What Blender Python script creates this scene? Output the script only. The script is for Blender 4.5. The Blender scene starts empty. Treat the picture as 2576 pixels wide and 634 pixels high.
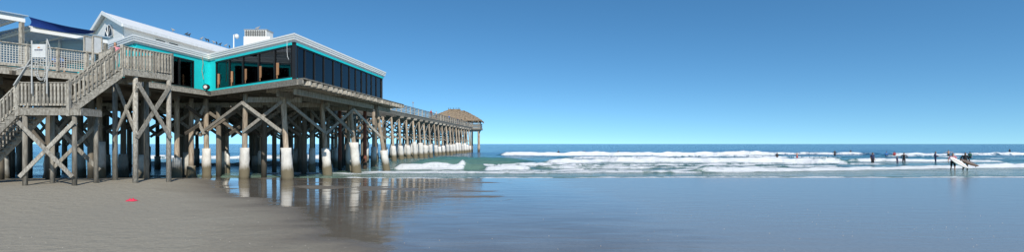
import bpy, bmesh, math, random
import numpy as np
from mathutils import Vector, Matrix
random.seed(7)
scene = bpy.context.scene
COL = scene.collection
H = 2.3
def px(x, Y): return (x-1288)/1288*Y
def at(x, y, Y): return Vector((px(x, Y), Y, H+(362-y)*Y/1268))
def gnd(y, z=0): return (H-z)*1268/(y-362)
def ar(*a): return [float(v) for v in np.arange(*a)]
def ls(*a): return [float(v) for v in np.linspace(*a)]

# ------------------------------------------------------------------ materials
def nt(name):
    m = bpy.data.materials.new(name); m.use_nodes = True
    t = m.node_tree; b = t.nodes['Principled BSDF']
    return m, t, b
def M(name, c1, c2=None, rough=.7, scale=3, bump=0, stretch=(1,1,1), metal=0, spec=.4, stain=None, contrast=.25, vary=0):
    m, t, b = nt(name); N = t.nodes; L = t.links
    b.inputs['Roughness'].default_value = rough; b.inputs['Metallic'].default_value = metal
    b.inputs['Specular IOR Level'].default_value = spec
    c2 = c2 or tuple(k*.75 for k in c1)
    tc = N.new('ShaderNodeTexCoord'); mp = N.new('ShaderNodeMapping'); mp.inputs['Scale'].default_value = stretch
    L.new(tc.outputs['Object'], mp.inputs['Vector'])
    n = N.new('ShaderNodeTexNoise'); n.inputs['Scale'].default_value = scale; n.inputs['Detail'].default_value = 6; n.inputs['Roughness'].default_value = .65
    L.new(mp.outputs[0], n.inputs['Vector'])
    r = N.new('ShaderNodeMapRange'); r.inputs[1].default_value = .5-contrast; r.inputs[2].default_value = .5+contrast
    L.new(n.outputs['Fac'], r.inputs[0])
    mx = N.new('ShaderNodeMix'); mx.data_type = 'RGBA'
    mx.inputs[6].default_value = (*c2,1); mx.inputs[7].default_value = (*c1,1)
    L.new(r.outputs[0], mx.inputs[0]); out = mx.outputs[2]
    if vary:                                    # every board weathers a little differently
        oi = N.new('ShaderNodeObjectInfo'); vr = N.new('ShaderNodeMapRange'); vr.inputs[3].default_value = 1-vary; vr.inputs[4].default_value = 1+vary*.45
        L.new(oi.outputs['Random'], vr.inputs[0]); mv = N.new('ShaderNodeMix'); mv.data_type = 'RGBA'; mv.blend_type = 'MULTIPLY'; mv.inputs[0].default_value = 1
        L.new(out, mv.inputs[6]); L.new(vr.outputs[0], mv.inputs[7]); out = mv.outputs[2]
    if stain:                                   # darker tide stain near the ground: (height, colour)
        g = N.new('ShaderNodeNewGeometry'); s = N.new('ShaderNodeSeparateXYZ'); L.new(g.outputs['Position'], s.inputs[0])
        ad = N.new('ShaderNodeMath'); ad.operation = 'MULTIPLY_ADD'; ad.inputs[1].default_value = -1.1; L.new(n.outputs['Fac'], ad.inputs[0]); L.new(s.outputs['Z'], ad.inputs[2])
        r2 = N.new('ShaderNodeMapRange'); r2.inputs[1].default_value = stain[0]-.75; r2.inputs[2].default_value = stain[0]-.3; L.new(ad.outputs[0], r2.inputs[0])
        m2 = N.new('ShaderNodeMix'); m2.data_type = 'RGBA'; m2.inputs[6].default_value = (*stain[1],1)
        L.new(r2.outputs[0], m2.inputs[0]); L.new(out, m2.inputs[7]); out = m2.outputs[2]
    L.new(out, b.inputs['Base Color'])
    if bump:
        bp = N.new('ShaderNodeBump'); bp.inputs['Strength'].default_value = bump; bp.inputs['Distance'].default_value = .03
        L.new(n.outputs['Fac'], bp.inputs['Height']); L.new(bp.outputs[0], b.inputs['Normal'])
    return m
wood_light = M('weathered light timber', (.49,.46,.395), (.20,.178,.145), .9, 5, .6, (3,3,1.2), contrast=.16, vary=.42)
wood_grey = M('grey timber', (.39,.36,.30), (.155,.138,.11), .9, 4, .5, (3,3,.5), contrast=.17, vary=.4)
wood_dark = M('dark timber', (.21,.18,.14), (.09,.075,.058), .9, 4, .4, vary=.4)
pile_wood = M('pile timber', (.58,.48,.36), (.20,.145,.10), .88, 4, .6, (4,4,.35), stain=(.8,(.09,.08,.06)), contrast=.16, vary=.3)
pile_dark = M('shade dark pile timber', (.235,.20,.15), (.09,.075,.057), .88, 4, .6, (4,4,.35), stain=(.9,(.05,.045,.033)), vary=.45)  # darker copy of the pile timber, under-deck shade put into its colour
pile_red = M('rusty pile', (.28,.085,.05), (.13,.055,.04), .85, 4, .6, (4,4,.5), stain=(.8,(.06,.045,.03)))
concrete = M('white concrete', (.84,.82,.77), (.48,.45,.39), .9, 2.6, .6, (1,1,.45), stain=(.82,(.16,.135,.085)), contrast=.19, vary=.2)
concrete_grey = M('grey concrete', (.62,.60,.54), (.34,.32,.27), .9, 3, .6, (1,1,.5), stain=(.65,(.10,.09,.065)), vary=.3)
teal = M('teal paint', (.016,.68,.69), (.014,.58,.60), .6, 2)
white = M('white paint', (.85,.85,.83), (.75,.75,.72), .6, 4)
siding = M('white siding', (.82,.82,.80), (.66,.66,.63), .7, 3, .5, (.2,.2,9))
blue_siding = M('blue grey siding', (.40,.55,.66), (.29,.42,.53), .7, 3, .4, (.2,.2,9))
roofwhite = M('white metal roof', (.84,.84,.82), (.72,.71,.68), .5, 2)
black_frame = M('black window frame', (.012,.012,.014), (.008,.008,.008), .4)
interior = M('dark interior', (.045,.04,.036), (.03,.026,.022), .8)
rattan = M('tan rattan', (.40,.21,.10), (.25,.125,.06), .7, 12)
navy = M('navy canvas', (.015,.06,.30), (.01,.04,.21), .8, 3)
slat_white = M('painted slats', (.78,.79,.79), (.6,.6,.59), .7, 4)
sign_grey = M('greyed white paint', (.46,.47,.46), (.32,.32,.31), .7, 6)
sign_face = M('weathered sign face', (.62,.64,.64), (.47,.48,.48), .7, 5)
metal_grey = M('grey metal', (.45,.46,.46), (.32,.32,.32), .45, 5, metal=.4)
hvac_mat = M('unit white', (.76,.75,.72), (.58,.57,.53), .5, 4)
grille_dark = M('grille dark', (.16,.16,.16), (.09,.09,.09), .6)
thatch = M('palm thatch', (.34,.255,.17), (.12,.09,.06), .95, 2.2, .9, (1.5,1.5,.6), contrast=.18)
lattice_mat = M('lattice grey', (.6,.59,.55), (.45,.44,.4), .7)
red_cloth = M('pink red cloth', (.72,.045,.09), (.55,.02,.06), .8, 20)
orange = M('orange paint', (.75,.25,.05)); inkblue = M('ink', (.04,.06,.15))
skin1 = M('light skin', (.50,.29,.19), (.43,.23,.15), .55); skin2 = M('tan skin', (.30,.16,.09), (.24,.12,.07), .55)
hair_d = M('dark hair', (.02,.014,.01)); hair_b = M('brown hair', (.10,.055,.03))
c_black = M('black cloth', (.015,.016,.02)); c_navy = M('navy cloth', (.02,.03,.09)); c_red = M('red cloth', (.5,.04,.05))
c_white = M('white cloth', (.75,.75,.73)); c_blue = M('blue cloth', (.06,.2,.5)); c_pink = M('pink cloth', (.70,.26,.30)); c_green = M('green cloth', (.05,.2,.12))
board_white = M('white board', (.8,.79,.75), (.7,.69,.64), .3, 2); board_brown = M('brown board', (.13,.075,.04), (.07,.04,.02), .3, 2)
bird_dark = M('dark feathers', (.06,.055,.05), (.03,.03,.03), .8); bird_grey = M('grey feathers', (.35,.35,.34), (.2,.2,.2), .8); beak_mat = M('beak', (.35,.2,.05))
shell_mat = M('shell', (.62,.57,.50), (.42,.36,.29), .6)

gm, t, b = nt('tinted glass'); N = t.nodes; L = t.links; N.remove(b)
fr = N.new('ShaderNodeFresnel'); fr.inputs[0].default_value = 1.48
gl = N.new('ShaderNodeBsdfGlossy'); gl.inputs['Roughness'].default_value = .03; gl.inputs['Color'].default_value = (.75,.8,.85,1)
tr = N.new('ShaderNodeBsdfTransparent'); tr.inputs['Color'].default_value = (.27,.27,.27,1)
ms = N.new('ShaderNodeMixShader'); L.new(fr.outputs[0], ms.inputs[0]); L.new(tr.outputs[0], ms.inputs[1]); L.new(gl.outputs[0], ms.inputs[2])
L.new(ms.outputs[0], N['Material Output'].inputs['Surface']); glass = gm
sheet_mat, t, b = nt('translucent roof sheet'); N = t.nodes; L = t.links; b.inputs['Base Color'].default_value = (.62,.72,.78,1); b.inputs['Roughness'].default_value = .5
wv = N.new('ShaderNodeTexNoise'); wv.inputs['Scale'].default_value = 1.5
tl = N.new('ShaderNodeBsdfTranslucent'); tl.inputs['Color'].default_value = (.50,.66,.78,1); mr_ = N.new('ShaderNodeMapRange'); mr_.inputs[3].default_value = .35; mr_.inputs[4].default_value = .65
ms = N.new('ShaderNodeMixShader'); L.new(wv.outputs['Fac'], mr_.inputs[0]); L.new(mr_.outputs[0], ms.inputs[0]); L.new(b.outputs[0], ms.inputs[1]); L.new(tl.outputs[0], ms.inputs[2]); L.new(ms.outputs[0], N['Material Output'].inputs['Surface'])

# ------------------------------------------------------------------ helpers
def tag(o, label=None, cat=None, group=None, kind=None):
    if label: o['label'] = label
    if cat: o['category'] = cat
    if group: o['group'] = group
    if kind: o['kind'] = kind
    return o
def wloc(o):
    v = Vector((0,0,0))
    while o: v += Vector(o.location); o = o.parent
    return v
def thing(name, label, cat, loc=(0,0,0), group=None):
    o = bpy.data.objects.new(name, None); COL.objects.link(o); o.location = loc; o.empty_display_size = .2
    return tag(o, label, cat, group)
class MB:
    def __init__(s): s.v = []; s.f = []
    def add(s, vs, fs):
        k = len(s.v); s.v += [Vector(p) for p in vs]; s.f += [tuple(i+k for i in f) for f in fs]; return s
    def box(s, c, d, R=None):
        c = Vector(c); vs = []
        for sx in (-1,1):
            for sy in (-1,1):
                for sz in (-1,1):
                    p = Vector((sx*d[0]/2, sy*d[1]/2, sz*d[2]/2)); vs.append(c+(R@p if R else p))
        return s.add(vs, [(0,1,3,2),(4,6,7,5),(0,4,5,1),(2,3,7,6),(0,2,6,4),(1,5,7,3)])
    def beam(s, p, q, w, h, up=(0,0,1)):
        p = Vector(p); q = Vector(q); d = (q-p); l = d.length; d.normalize(); up = Vector(up)
        if abs(d.dot(up)) > .98: up = Vector((0,1,0))
        sd = d.cross(up).normalized(); u = sd.cross(d).normalized()
        R = Matrix((d, sd, u)).transposed()
        return s.box((p+q)/2, (l, w, h), R)
    def cyl(s, p, q, r0, r1=None, n=10, caps=True):
        p = Vector(p); q = Vector(q); r1 = r0 if r1 is None else r1; d = (q-p).normalized()
        a = d.orthogonal().normalized(); bb = d.cross(a); vs = []
        for c, r in ((p,r0),(q,r1)):
            for i in range(n):
                t = 2*math.pi*i/n; vs.append(c+(a*math.cos(t)+bb*math.sin(t))*r)
        fs = [(i,(i+1)%n,n+(i+1)%n,n+i) for i in range(n)]
        if caps: fs += [tuple(reversed(range(n))), tuple(range(n,2*n))]
        return s.add(vs, fs)
    def lathe(s, axis_pts, n=12, jit=0):
        k = []
        for c, r in axis_pts:
            c = Vector(c)
            for i in range(n):
                t = 2*math.pi*i/n; rr = r*(1+random.uniform(-jit,jit)); k.append(c+Vector((math.cos(t)*rr, math.sin(t)*rr, 0)))
        m = len(axis_pts); fs = []
        for j in range(m-1):
            fs += [(j*n+i, j*n+(i+1)%n, (j+1)*n+(i+1)%n, (j+1)*n+i) for i in range(n)]
        fs += [tuple(reversed(range(n))), tuple(range((m-1)*n, m*n))]
        return s.add(k, fs)
    def prism(s, pts, z0, z1):
        n = len(pts); vs = [Vector((p[0],p[1],z0)) for p in pts]+[Vector((p[0],p[1],z1)) for p in pts]
        return s.add(vs, [tuple(reversed(range(n))), tuple(range(n,2*n))]+[(i,(i+1)%n,n+(i+1)%n,n+i) for i in range(n)])
    def build(s, name, mat, parent=None, smooth=False):
        if parent: off = wloc(parent)
        else:
            xs = [p.x for p in s.v]; ys = [p.y for p in s.v]
            off = Vector(((min(xs)+max(xs))/2, (min(ys)+max(ys))/2, min(p.z for p in s.v)))
        me = bpy.data.meshes.new(name); me.from_pydata([p-off for p in s.v], [], s.f); me.update()
        bm = bmesh.new(); bm.from_mesh(me); bmesh.ops.recalc_face_normals(bm, faces=bm.faces); bm.to_mesh(me); bm.free()
        me.materials.append(mat)
        if smooth: me.polygons.foreach_set('use_smooth', [True]*len(me.polygons))
        o = bpy.data.objects.new(name, me); COL.objects.link(o)
        if parent: o.parent = parent
        else: o.location = off
        return o
def dup(o, loc):
    c = o.copy(); COL.objects.link(c); c.location = loc; return c
def V2(p): return Vector((p[0], p[1]))
def P(p, z): return Vector((p[0], p[1], z))
def offset_poly(pts, d):
    pts = [V2(p) for p in pts]; n = len(pts)
    area = sum(pts[i].x*pts[(i+1)%n].y-pts[(i+1)%n].x*pts[i].y for i in range(n)); sg = 1 if area > 0 else -1
    out = []
    for i in range(n):
        a = (pts[i]-pts[i-1]).normalized(); c = (pts[(i+1)%n]-pts[i]).normalized()
        na = Vector((a.y,-a.x))*sg; nc = Vector((c.y,-c.x))*sg
        k = 1+na.dot(nc); k = max(k, .5)
        out.append(pts[i]+(na+nc)*d/k)
    return out

# ------------------------------------------------------------------ people
BASE = dict(pelvis=(0,0,.95), spine=(0,-.01,1.14), chest=(0,0,1.33), neck=(0,.01,1.49), jaw=(0,-.015,1.56), head=(0,-.02,1.65), crown=(0,-.005,1.735), nose=(0,-.125,1.63),
    hipL=(.09,0,.90), kneeL=(.105,-.03,.50), ankleL=(.115,.02,.09), heelL=(.115,.05,.035), toeL=(.13,-.17,.03),
    hipR=(-.09,0,.90), kneeR=(-.105,-.03,.50), ankleR=(-.115,.02,.09), heelR=(-.115,.05,.035), toeR=(-.13,-.17,.03),
    shL=(.18,.01,1.42), elL=(.24,.04,1.13), wrL=(.26,-.05,.89), haL=(.265,-.075,.81),
    shR=(-.18,.01,1.42), elR=(-.24,.04,1.13), wrR=(-.26,-.05,.89), haR=(-.265,-.075,.81))
RAD = dict(pelvis=.135, spine=.118, chest=.135, neck=.055, jaw=.07, head=.095, crown=.065, nose=.014, hip=.085, knee=.055, ankle=.038, heel=.033, toe=.03, sh=.062, el=.043, wr=.028, ha=.034)
EDG = [('pelvis','spine'),('spine','chest'),('chest','neck'),('neck','jaw'),('jaw','head'),('head','crown'),('head','nose')]
for s in 'LR':
    EDG += [('pelvis','hip'+s),('hip'+s,'knee'+s),('knee'+s,'ankle'+s),('ankle'+s,'heel'+s),('ankle'+s,'toe'+s),('chest','sh'+s),('sh'+s,'el'+s),('el'+s,'wr'+s),('wr'+s,'ha'+s)]
POSE = {
 'stand': {},
 'hips': dict(elL=(.36,.10,1.18), wrL=(.22,-.04,1.02), haL=(.16,-.09,.99), elR=(-.36,.10,1.18), wrR=(-.22,-.04,1.02), haR=(-.16,-.09,.99)),
 'out': dict(elL=(.42,.02,1.30), wrL=(.63,-.05,1.22), haL=(.70,-.07,1.20), elR=(-.42,.02,1.32), wrR=(-.62,-.06,1.38), haR=(-.69,-.08,1.41)),
 'bentarm': dict(elL=(.30,.08,1.17), wrL=(.20,-.17,1.20), haL=(.14,-.22,1.24), elR=(-.30,.08,1.17), wrR=(-.24,-.18,1.15), haR=(-.19,-.24,1.17)),
 'walk': dict(kneeL=(.10,-.20,.53), ankleL=(.11,-.14,.12), heelL=(.11,-.10,.06), toeL=(.12,-.33,.07), kneeR=(-.10,.05,.50), ankleR=(-.11,.26,.12), heelR=(-.11,.31,.08), toeR=(-.12,.10,.03),
    elL=(.27,.10,1.15), wrL=(.31,-.02,.93), haL=(.29,-.05,.85), elR=(-.30,.03,1.16), wrR=(-.36,-.14,.96), haR=(-.34,-.18,.88), neck=(0,-.02,1.49), jaw=(0,-.05,1.56), head=(0,-.06,1.65), crown=(0,-.04,1.735), nose=(0,-.165,1.63)),
 'sit': dict(kneeL=(.13,-.42,.93), ankleL=(.13,-.42,.50), heelL=(.13,-.38,.45), toeL=(.14,-.58,.44), kneeR=(-.13,-.42,.93), ankleR=(-.13,-.40,.50), heelR=(-.13,-.36,.45), toeR=(-.14,-.56,.44),
    elL=(.27,-.06,1.15), wrL=(.20,-.28,1.06), haL=(.17,-.34,1.05), elR=(-.27,-.06,1.15), wrR=(-.20,-.28,1.06), haR=(-.17,-.34,1.05)),
}
_cache = {}
def body_mesh(pose, h):
    key = (pose, round(h,2))
    if key in _cache: return _cache[key]
    J = dict(BASE); J.update(POSE[pose]); names = list(J); idx = {n:i for i,n in enumerate(names)}
    vs = [Vector(J[n]) for n in names]; es = [(idx[a],idx[c]) for a,c in EDG]; rad = [RAD[n if n in RAD else n[:-1]] for n in names]
    segs = [(a,c) for a,c in EDG]
    for s, sx in (('L',1),('R',-1)):
        w = Vector(J['wr'+s]); hnd = Vector(J['ha'+s]); d = (hnd-w).normalized(); side = d.cross(Vector((sx,0,.3))).normalized()
        for k in range(4):
            ln = (.075,.09,.085,.065)[k]; p = hnd+side*(k-1.5)*.021+d*.03; q = p+d*ln*.55; r = q+(d*.8-Vector((sx*.5,0,0))).normalized()*ln*.5
            i = len(vs); vs += [p,q,r]; rad += [.010,.009,.007]; es += [(idx['ha'+s],i),(i,i+1),(i+1,i+2)]
        p = hnd-d*.03-side*.045; q = p+d*.04-side*.012; i = len(vs); vs += [p,q]; rad += [.011,.009]; es += [(idx['ha'+s],i),(i,i+1)]
    me = bpy.data.meshes.new('skel'); me.from_pydata(vs, es, [])
    ob = bpy.data.objects.new('skel', me); COL.objects.link(ob)
    md = ob.modifiers.new('Skin', 'SKIN'); md.use_smooth_shade = True
    sk = me.skin_vertices[0].data
    for i, r in enumerate(rad): sk[i].radius = (r, r); sk[i].use_root = (i == idx['pelvis'])
    for n in ('pelvis','spine','chest'): sk[idx[n]].radius = (RAD[n]*1.12, RAD[n]*.82)
    sb = ob.modifiers.new('Sub', 'SUBSURF'); sb.levels = 1; sb.render_levels = 1
    dg = bpy.context.evaluated_depsgraph_get(); new = bpy.data.meshes.new_from_object(ob.evaluated_get(dg))
    bpy.data.objects.remove(ob); bpy.data.meshes.remove(me)
    lab = []
    for p in new.polygons:
        best = None
        for a, c in segs:
            A = Vector(J[a]); B = Vector(J[c]); tt = max(0, min(1, (p.center-A).dot(B-A)/max((B-A).length_squared,1e-9)))
            d = (p.center-(A+(B-A)*tt)).length/(RAD[a if a in RAD else a[:-1]]*.5+.05)
            if best is None or d < best[0]: best = (d, a.rstrip('LR')+'-'+c.rstrip('LR'))
        lab.append(best[1])
    k = h/1.75; cen = [p.center.copy() for p in new.polygons]
    new.transform(Matrix.Scale(k, 4)); new.polygons.foreach_set('use_smooth', [True]*len(new.polygons)); new.update()
    _cache[key] = (new, lab, cen); return _cache[key]
GAR = {
 'shorts': (lambda l,c: l in ('pelvis-hip','hip-knee') and c.z > .52 or l == 'pelvis-spine' and c.z < 1.03, .018),
 'shirt': (lambda l,c: (l in ('pelvis-spine','spine-chest','chest-sh') and c.z > .97) or (l == 'sh-el' and c.z > 1.2) or (l == 'chest-neck' and c.z < 1.45), .015),
 'wetsuit': (lambda l,c: l in ('pelvis-spine','spine-chest','chest-sh','sh-el','el-wr','pelvis-hip','hip-knee','knee-ankle') or (l == 'chest-neck' and c.z < 1.47), .010),
 'hair': (lambda l,c: l in ('jaw-head','head-crown') and (c.z > 1.69 or (c.y > .0 and c.z > 1.55)), .016),
}
def person(label, loc, yaw, h, pose, skin, garments, hair=None, group=None):
    src, lab, cen = body_mesh(pose, h)
    me = src.copy(); me.name = 'person'; me.materials.clear(); me.materials.append(skin)
    o = bpy.data.objects.new('person', me); COL.objects.link(o); o.location = loc; o.rotation_euler = (0,0,math.radians(yaw))
    tag(o, label, 'person', group)
    items = list(garments)+([('hair', hair)] if hair else [])
    for gname, gm_ in items:
        f, off = GAR[gname]; vm = {}; vs = []; fs = []
        for i, p in enumerate(src.polygons):
            if f(lab[i], cen[i]):
                fc = []
                for v in p.vertices:
                    if v not in vm: vm[v] = len(vs); vs.append(src.vertices[v].co+src.vertices[v].normal*off)
                    fc.append(vm[v])
                fs.append(fc)
        if not fs: continue
        g = bpy.data.meshes.new(gname); g.from_pydata(vs, [], fs); g.update(); g.materials.append(gm_); g.polygons.foreach_set('use_smooth', [True]*len(fs))
        c = bpy.data.objects.new(gname, g); COL.objects.link(c); c.parent = o
    return o

def wader(x, yb, sink, label, pose, skin, gar, hair, h=1.72, yaw=0):
    Y = 2916/(yb-362); return person(label, (px(x,Y), Y, -sink-.10), yaw, h, pose, skin, gar, hair)
wader(2195,409,.42,'dark haired bather in dark shorts and navy top wading alone, thigh deep','stand',skin2,[('shorts',c_black),('shirt',c_navy)],hair_d,1.78,10)
wader(2274,408,.42,'bather in a black wetsuit standing close behind a child in the shallow surf','hips',skin1,[('wetsuit',c_black)],hair_b,1.74,160)
wader(2257,409,.30,'small child in navy bathing wear beside a wetsuited bather','stand',skin1,[('shorts',c_navy),('shirt',c_navy)],hair_b,1.2,30)
wader(2230,395,.62,'bather in a blue top seen beyond the lone dark haired wader','bentarm',skin1,[('shirt',c_blue),('shorts',c_black)],hair_b,1.72,180)
wader(2250,394,.65,'bather in a red top out past the wetsuit pair','stand',skin1,[('shirt',c_red),('shorts',c_black)],hair_d,1.72,170)
wader(2353,407,.36,'wader in a navy wetsuit with both forearms raised, left of the surfboard carriers','bentarm',skin2,[('wetsuit',c_navy)],hair_d,1.78,60)
wader(2386,395,.4,'bather with arms held wide behind the surfboard carriers','out',skin1,[('shorts',c_black)],hair_b,1.75,170)
wader(2440,399,.55,'bather in a green top just right of the surfboard carriers, further out','stand',skin1,[('shirt',c_green),('shorts',c_black)],hair_d,1.72,120)
wader(1955,397,.75,'bather in a black top waist deep at the end of the long foam line','bentarm',skin2,[('shirt',c_black),('shorts',c_black)],hair_d,1.72,20)
wader(2005,398,.25,'child with arms spread in the foam','out',skin1,[('shorts',c_red)],hair_b,1.3,15)
wader(2100,391,.6,'distant bather in a dark wetsuit beyond the outer breaker','hips',skin2,[('wetsuit',c_black)],hair_d,1.75,0)
for x, y, l in ((1405,388,'swimmer showing head and shoulders near the outer breaker, leftmost'),(1470,388,'swimmer showing head and shoulders, second from left in the outer surf'),(1555,388,'swimmer in the outer surf, third from left'),(2140,386,'far swimmer beyond the breakers near the horizon'),(2540,382,'far swimmer near the right edge of the view')):
    wader(x,y,.75,l,'stand',skin2,[('wetsuit',c_black)],hair_d,1.75,0)

# the pair carrying surfboards
SY = 44.0
s1 = person('surfer in a pink top and dark shorts walking with a white board', (px(2397,SY), SY, -.14), -30, 1.66, 'walk', skin1, [('shirt',c_pink),('shorts',c_black)], hair_b)
s2 = person('surfer in a black wetsuit walking with a brown board', (px(2428,SY+.5), SY+.5, -.14), -30, 1.70, 'walk', skin2, [('wetsuit',c_black)], hair_d)
def surfboard(label, a, c, nrm, w, mat, stripe):
    a = Vector(a); c = Vector(c); d = (c-a); ln = d.length; d.normalize(); nrm = Vector(nrm); nrm = (nrm-d*nrm.dot(d)).normalized(); sd = nrm.cross(d)
    root = thing('surfboard', label, 'surfboard', (a+c)/2)
    n = 16; m = MB(); rings = []
    for i in range(n+1):
        t = i/n; ww = w/2*(math.sin(math.pi*(t**.85))**.62 if 0 < t < 1 else .02); th = .035*math.sin(math.pi*min(max(t,.04),.96))**.5
        q = a+d*ln*t+nrm*(.10*(t-.5)**2)
        rings += [q+sd*ww, q+sd*ww*.7+nrm*th, q+nrm*th*1.2, q-sd*ww*.7+nrm*th, q-sd*ww, q-sd*ww*.7-nrm*th, q-nrm*th, q+sd*ww*.7-nrm*th]
    fs = []
    for i in range(n): fs += [(i*8+k, i*8+(k+1)%8, i*8+8+(k+1)%8, i*8+8+k) for k in range(8)]
    fs += [tuple(range(8)), tuple(range(n*8, n*8+8))]
    m.add(rings, fs); m.build('deck', mat, root, True)
    st = MB(); q0 = a+d*ln*.12; st.beam(q0+nrm*.045, a+d*ln*.88+nrm*.047, .02, .006, nrm); st.build('stringer', stripe, root)
    for k in (-1,0,1):
        q = a+d*ln*(.90 if k == 0 else .84)+sd*k*w*.25-nrm*.02
        f = MB(); f.add([q-d*.06,q+d*.06,q+d*.09-nrm*.13], [(0,1,2)]); f.add([q-d*.06+sd*.008,q+d*.06+sd*.008,q+d*.09-nrm*.13], [(2,1,0)]); f.build('fin', c_black, root)
    return root
surfboard('white surfboard slanting nose up beside the pink topped surfer', at(2389,396,SY-.38), at(2436,423,SY-.38), (-.35,-.9,.35), .46, board_white, c_red)
surfboard('dark brown surfboard carried low by the surfer in black', at(2414,401,SY+.1), at(2462,418,SY+.1), (.1,-.8,.6), .52, board_brown, c_white)

# ------------------------------------------------------------------ birds
def bird_proto():
    J = [(-.24,0,.20),(-.12,0,.22),(.02,0,.27),(.12,0,.36),(.17,0,.42),(.02,.04,.14),(.02,.04,.0),(.02,-.04,.14),(.02,-.04,.0)]
    R = [.02,.07,.085,.04,.045,.012,.010,.012,.010]
    me = bpy.data.meshes.new('b'); me.from_pydata(J, [(0,1),(1,2),(2,3),(3,4),(2,5),(5,6),(2,7),(7,8)], [])
    ob = bpy.data.objects.new('b', me); COL.objects.link(ob); ob.modifiers.new('Skin','SKIN').use_smooth_shade = True
    for i, r in enumerate(R): me.skin_vertices[0].data[i].radius = (r,r); me.skin_vertices[0].data[i].use_root = (i == 2)
    ob.modifiers.new('S','SUBSURF').levels = 1
    new = bpy.data.meshes.new_from_object(ob.evaluated_get(bpy.context.evaluated_depsgraph_get())); bpy.data.objects.remove(ob)
    return new
BM = bird_proto(); BEAK = bpy.data.meshes.new('beak'); BEAK.from_pydata([(.20,.015,.43),(.20,-.015,.43),(.20,0,.405),(.29,0,.41)], [], [(0,1,3),(1,2,3),(2,0,3)]); BEAK.materials.append(beak_mat)
def bird(loc, yaw, label, mat, group, k=1.0):
    me = BM.copy(); me.materials.clear(); me.materials.append(mat); me.polygons.foreach_set('use_smooth', [True]*len(me.polygons))
    o = bpy.data.objects.new('perched_bird', me); COL.objects.link(o); o.location = loc; o.rotation_euler[2] = yaw; o.scale = (k,k,k)
    tag(o, label, 'bird', group); c = bpy.data.objects.new('beak', BEAK); COL.objects.link(c); c.parent = o

# ------------------------------------------------------------------ restaurant
D1 = Vector((.0792, 1)); D2 = Vector((-1.31, 1))
K = Vector((-12.47, 29.3)); W2 = K+6.74*D2; W1 = K+15.2*D1; T0 = W2-6.4*D1
def s_d2(base, x): r = (x-1288)/1288; return (base.x-r*base.y)/(r+1.31)
def s_d1(base, x): r = (x-1288)/1288; return (base.x-r*base.y)/(r-.0792)
rest = thing('pier_restaurant', 'teal and white restaurant on stilts with dark glass walls and a gabled upper floor', 'restaurant', (-20, 36, 6.0))
M1 = W2+9.0*D1; M2 = T0+20*D1; M3 = M2+7*D2; M4 = T0+7*D2
foot = [T0, W2, K, W1, M1, M2, M3, M4]
for nm, off, z0, z1 in (('fascia',.20,8.31,8.43),('fascia',.225,8.436,8.545),('fascia',.25,8.551,8.66)):
    MB().prism(offset_poly(foot, off), z0, z1).build(nm, white, rest)
MB().prism(offset_poly(foot, .18), 8.661, 8.68).build('flat_roof', roofwhite, rest)
MB().prism(offset_poly(foot, .12), 8.2, 8.309).build('soffit', white, rest)
def wallseg(p, q, z0, z1, mat, th=.12, name='wall'):
    return MB().beam(P(p,(z0+z1)/2), P(q,(z0+z1)/2), th, z1-z0).build(name, mat, rest)
ZB, ZT = 6.16, 8.05
def window(p, q, z0=ZB, z1=ZT):
    p = V2(p); q = V2(q); d = (q-p).normalized(); w = .055; m = MB()
    a = p+d*w/2; c = q-d*w/2
    m.beam(P(a,z0), P(a,z1), w, .14, (d.y,-d.x,0)); m.beam(P(c,z0), P(c,z1), w, .14, (d.y,-d.x,0))
    m.beam(P(p+d*w,z0+.04), P(q-d*w,z0+.04), .13, .08); m.beam(P(p+d*w,z1-.04), P(q-d*w,z1-.04), .13, .08)
    f = m.build('window', black_frame, rest)
    MB().beam(P(p+d*w,(z0+z1)/2), P(q-d*w,(z0+z1)/2), .015, z1-z0-.16).build('pane', glass, f)
# front of the wing
xs = [545,578,612,652,692,735]; ss = [s_d2(K,x) for x in xs]
for i in range(5): window(K+ss[i]*D2, K+ss[i+1]*D2)
wallseg(W2, K+ss[0]*D2, 6.0, 8.2, teal); wallseg(K+ss[0]*D2, K+.06*D2, 8.05, 8.2, teal, .22); wallseg(K+ss[0]*D2, K+.06*D2, 6.0, 6.16, teal, .2)
# side of the wing
xs = [746,766,790,814,838,859,878,894,909,922,934,946,958]; ss = [s_d1(K,x) for x in xs]
for i in range(12): window(K+ss[i]*D1, K+ss[i+1]*D1)
wallseg(K+.1*D1, W1, 8.05, 8.2, teal, .22); wallseg(K+.1*D1, W1, 6.0, 6.16, teal)
MB().box((K.x,K.y+.05,7.1),(.2,.2,2.19)).build('corner_post', black_frame, rest)
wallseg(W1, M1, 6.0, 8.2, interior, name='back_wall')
# teal wall of the main block
xs = [383,420,450,486]; ss = [s_d1(T0,x) for x in xs]
wallseg(T0, T0+ss[0]*D1, 6.0, 8.2, teal); wallseg(T0+ss[3]*D1, W2-.07*D1, 6.0, 8.2, teal)
for i in range(3): window(T0+ss[i]*D1, T0+ss[i+1]*D1, 6.1, 7.98)
wallseg(T0+ss[0]*D1, T0+ss[3]*D1, 7.98, 8.2, teal); wallseg(T0+ss[0]*D1, T0+ss[3]*D1, 6.0, 6.1, teal)
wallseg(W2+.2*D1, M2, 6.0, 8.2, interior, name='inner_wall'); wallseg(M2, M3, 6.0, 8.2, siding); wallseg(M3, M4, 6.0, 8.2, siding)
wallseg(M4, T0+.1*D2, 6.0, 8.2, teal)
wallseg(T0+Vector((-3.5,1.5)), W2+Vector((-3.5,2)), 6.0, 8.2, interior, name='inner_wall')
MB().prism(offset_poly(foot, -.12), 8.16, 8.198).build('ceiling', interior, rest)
MB().prism(offset_poly(foot, -.12), 6.004, 6.03).build('floor', interior, rest)
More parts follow.
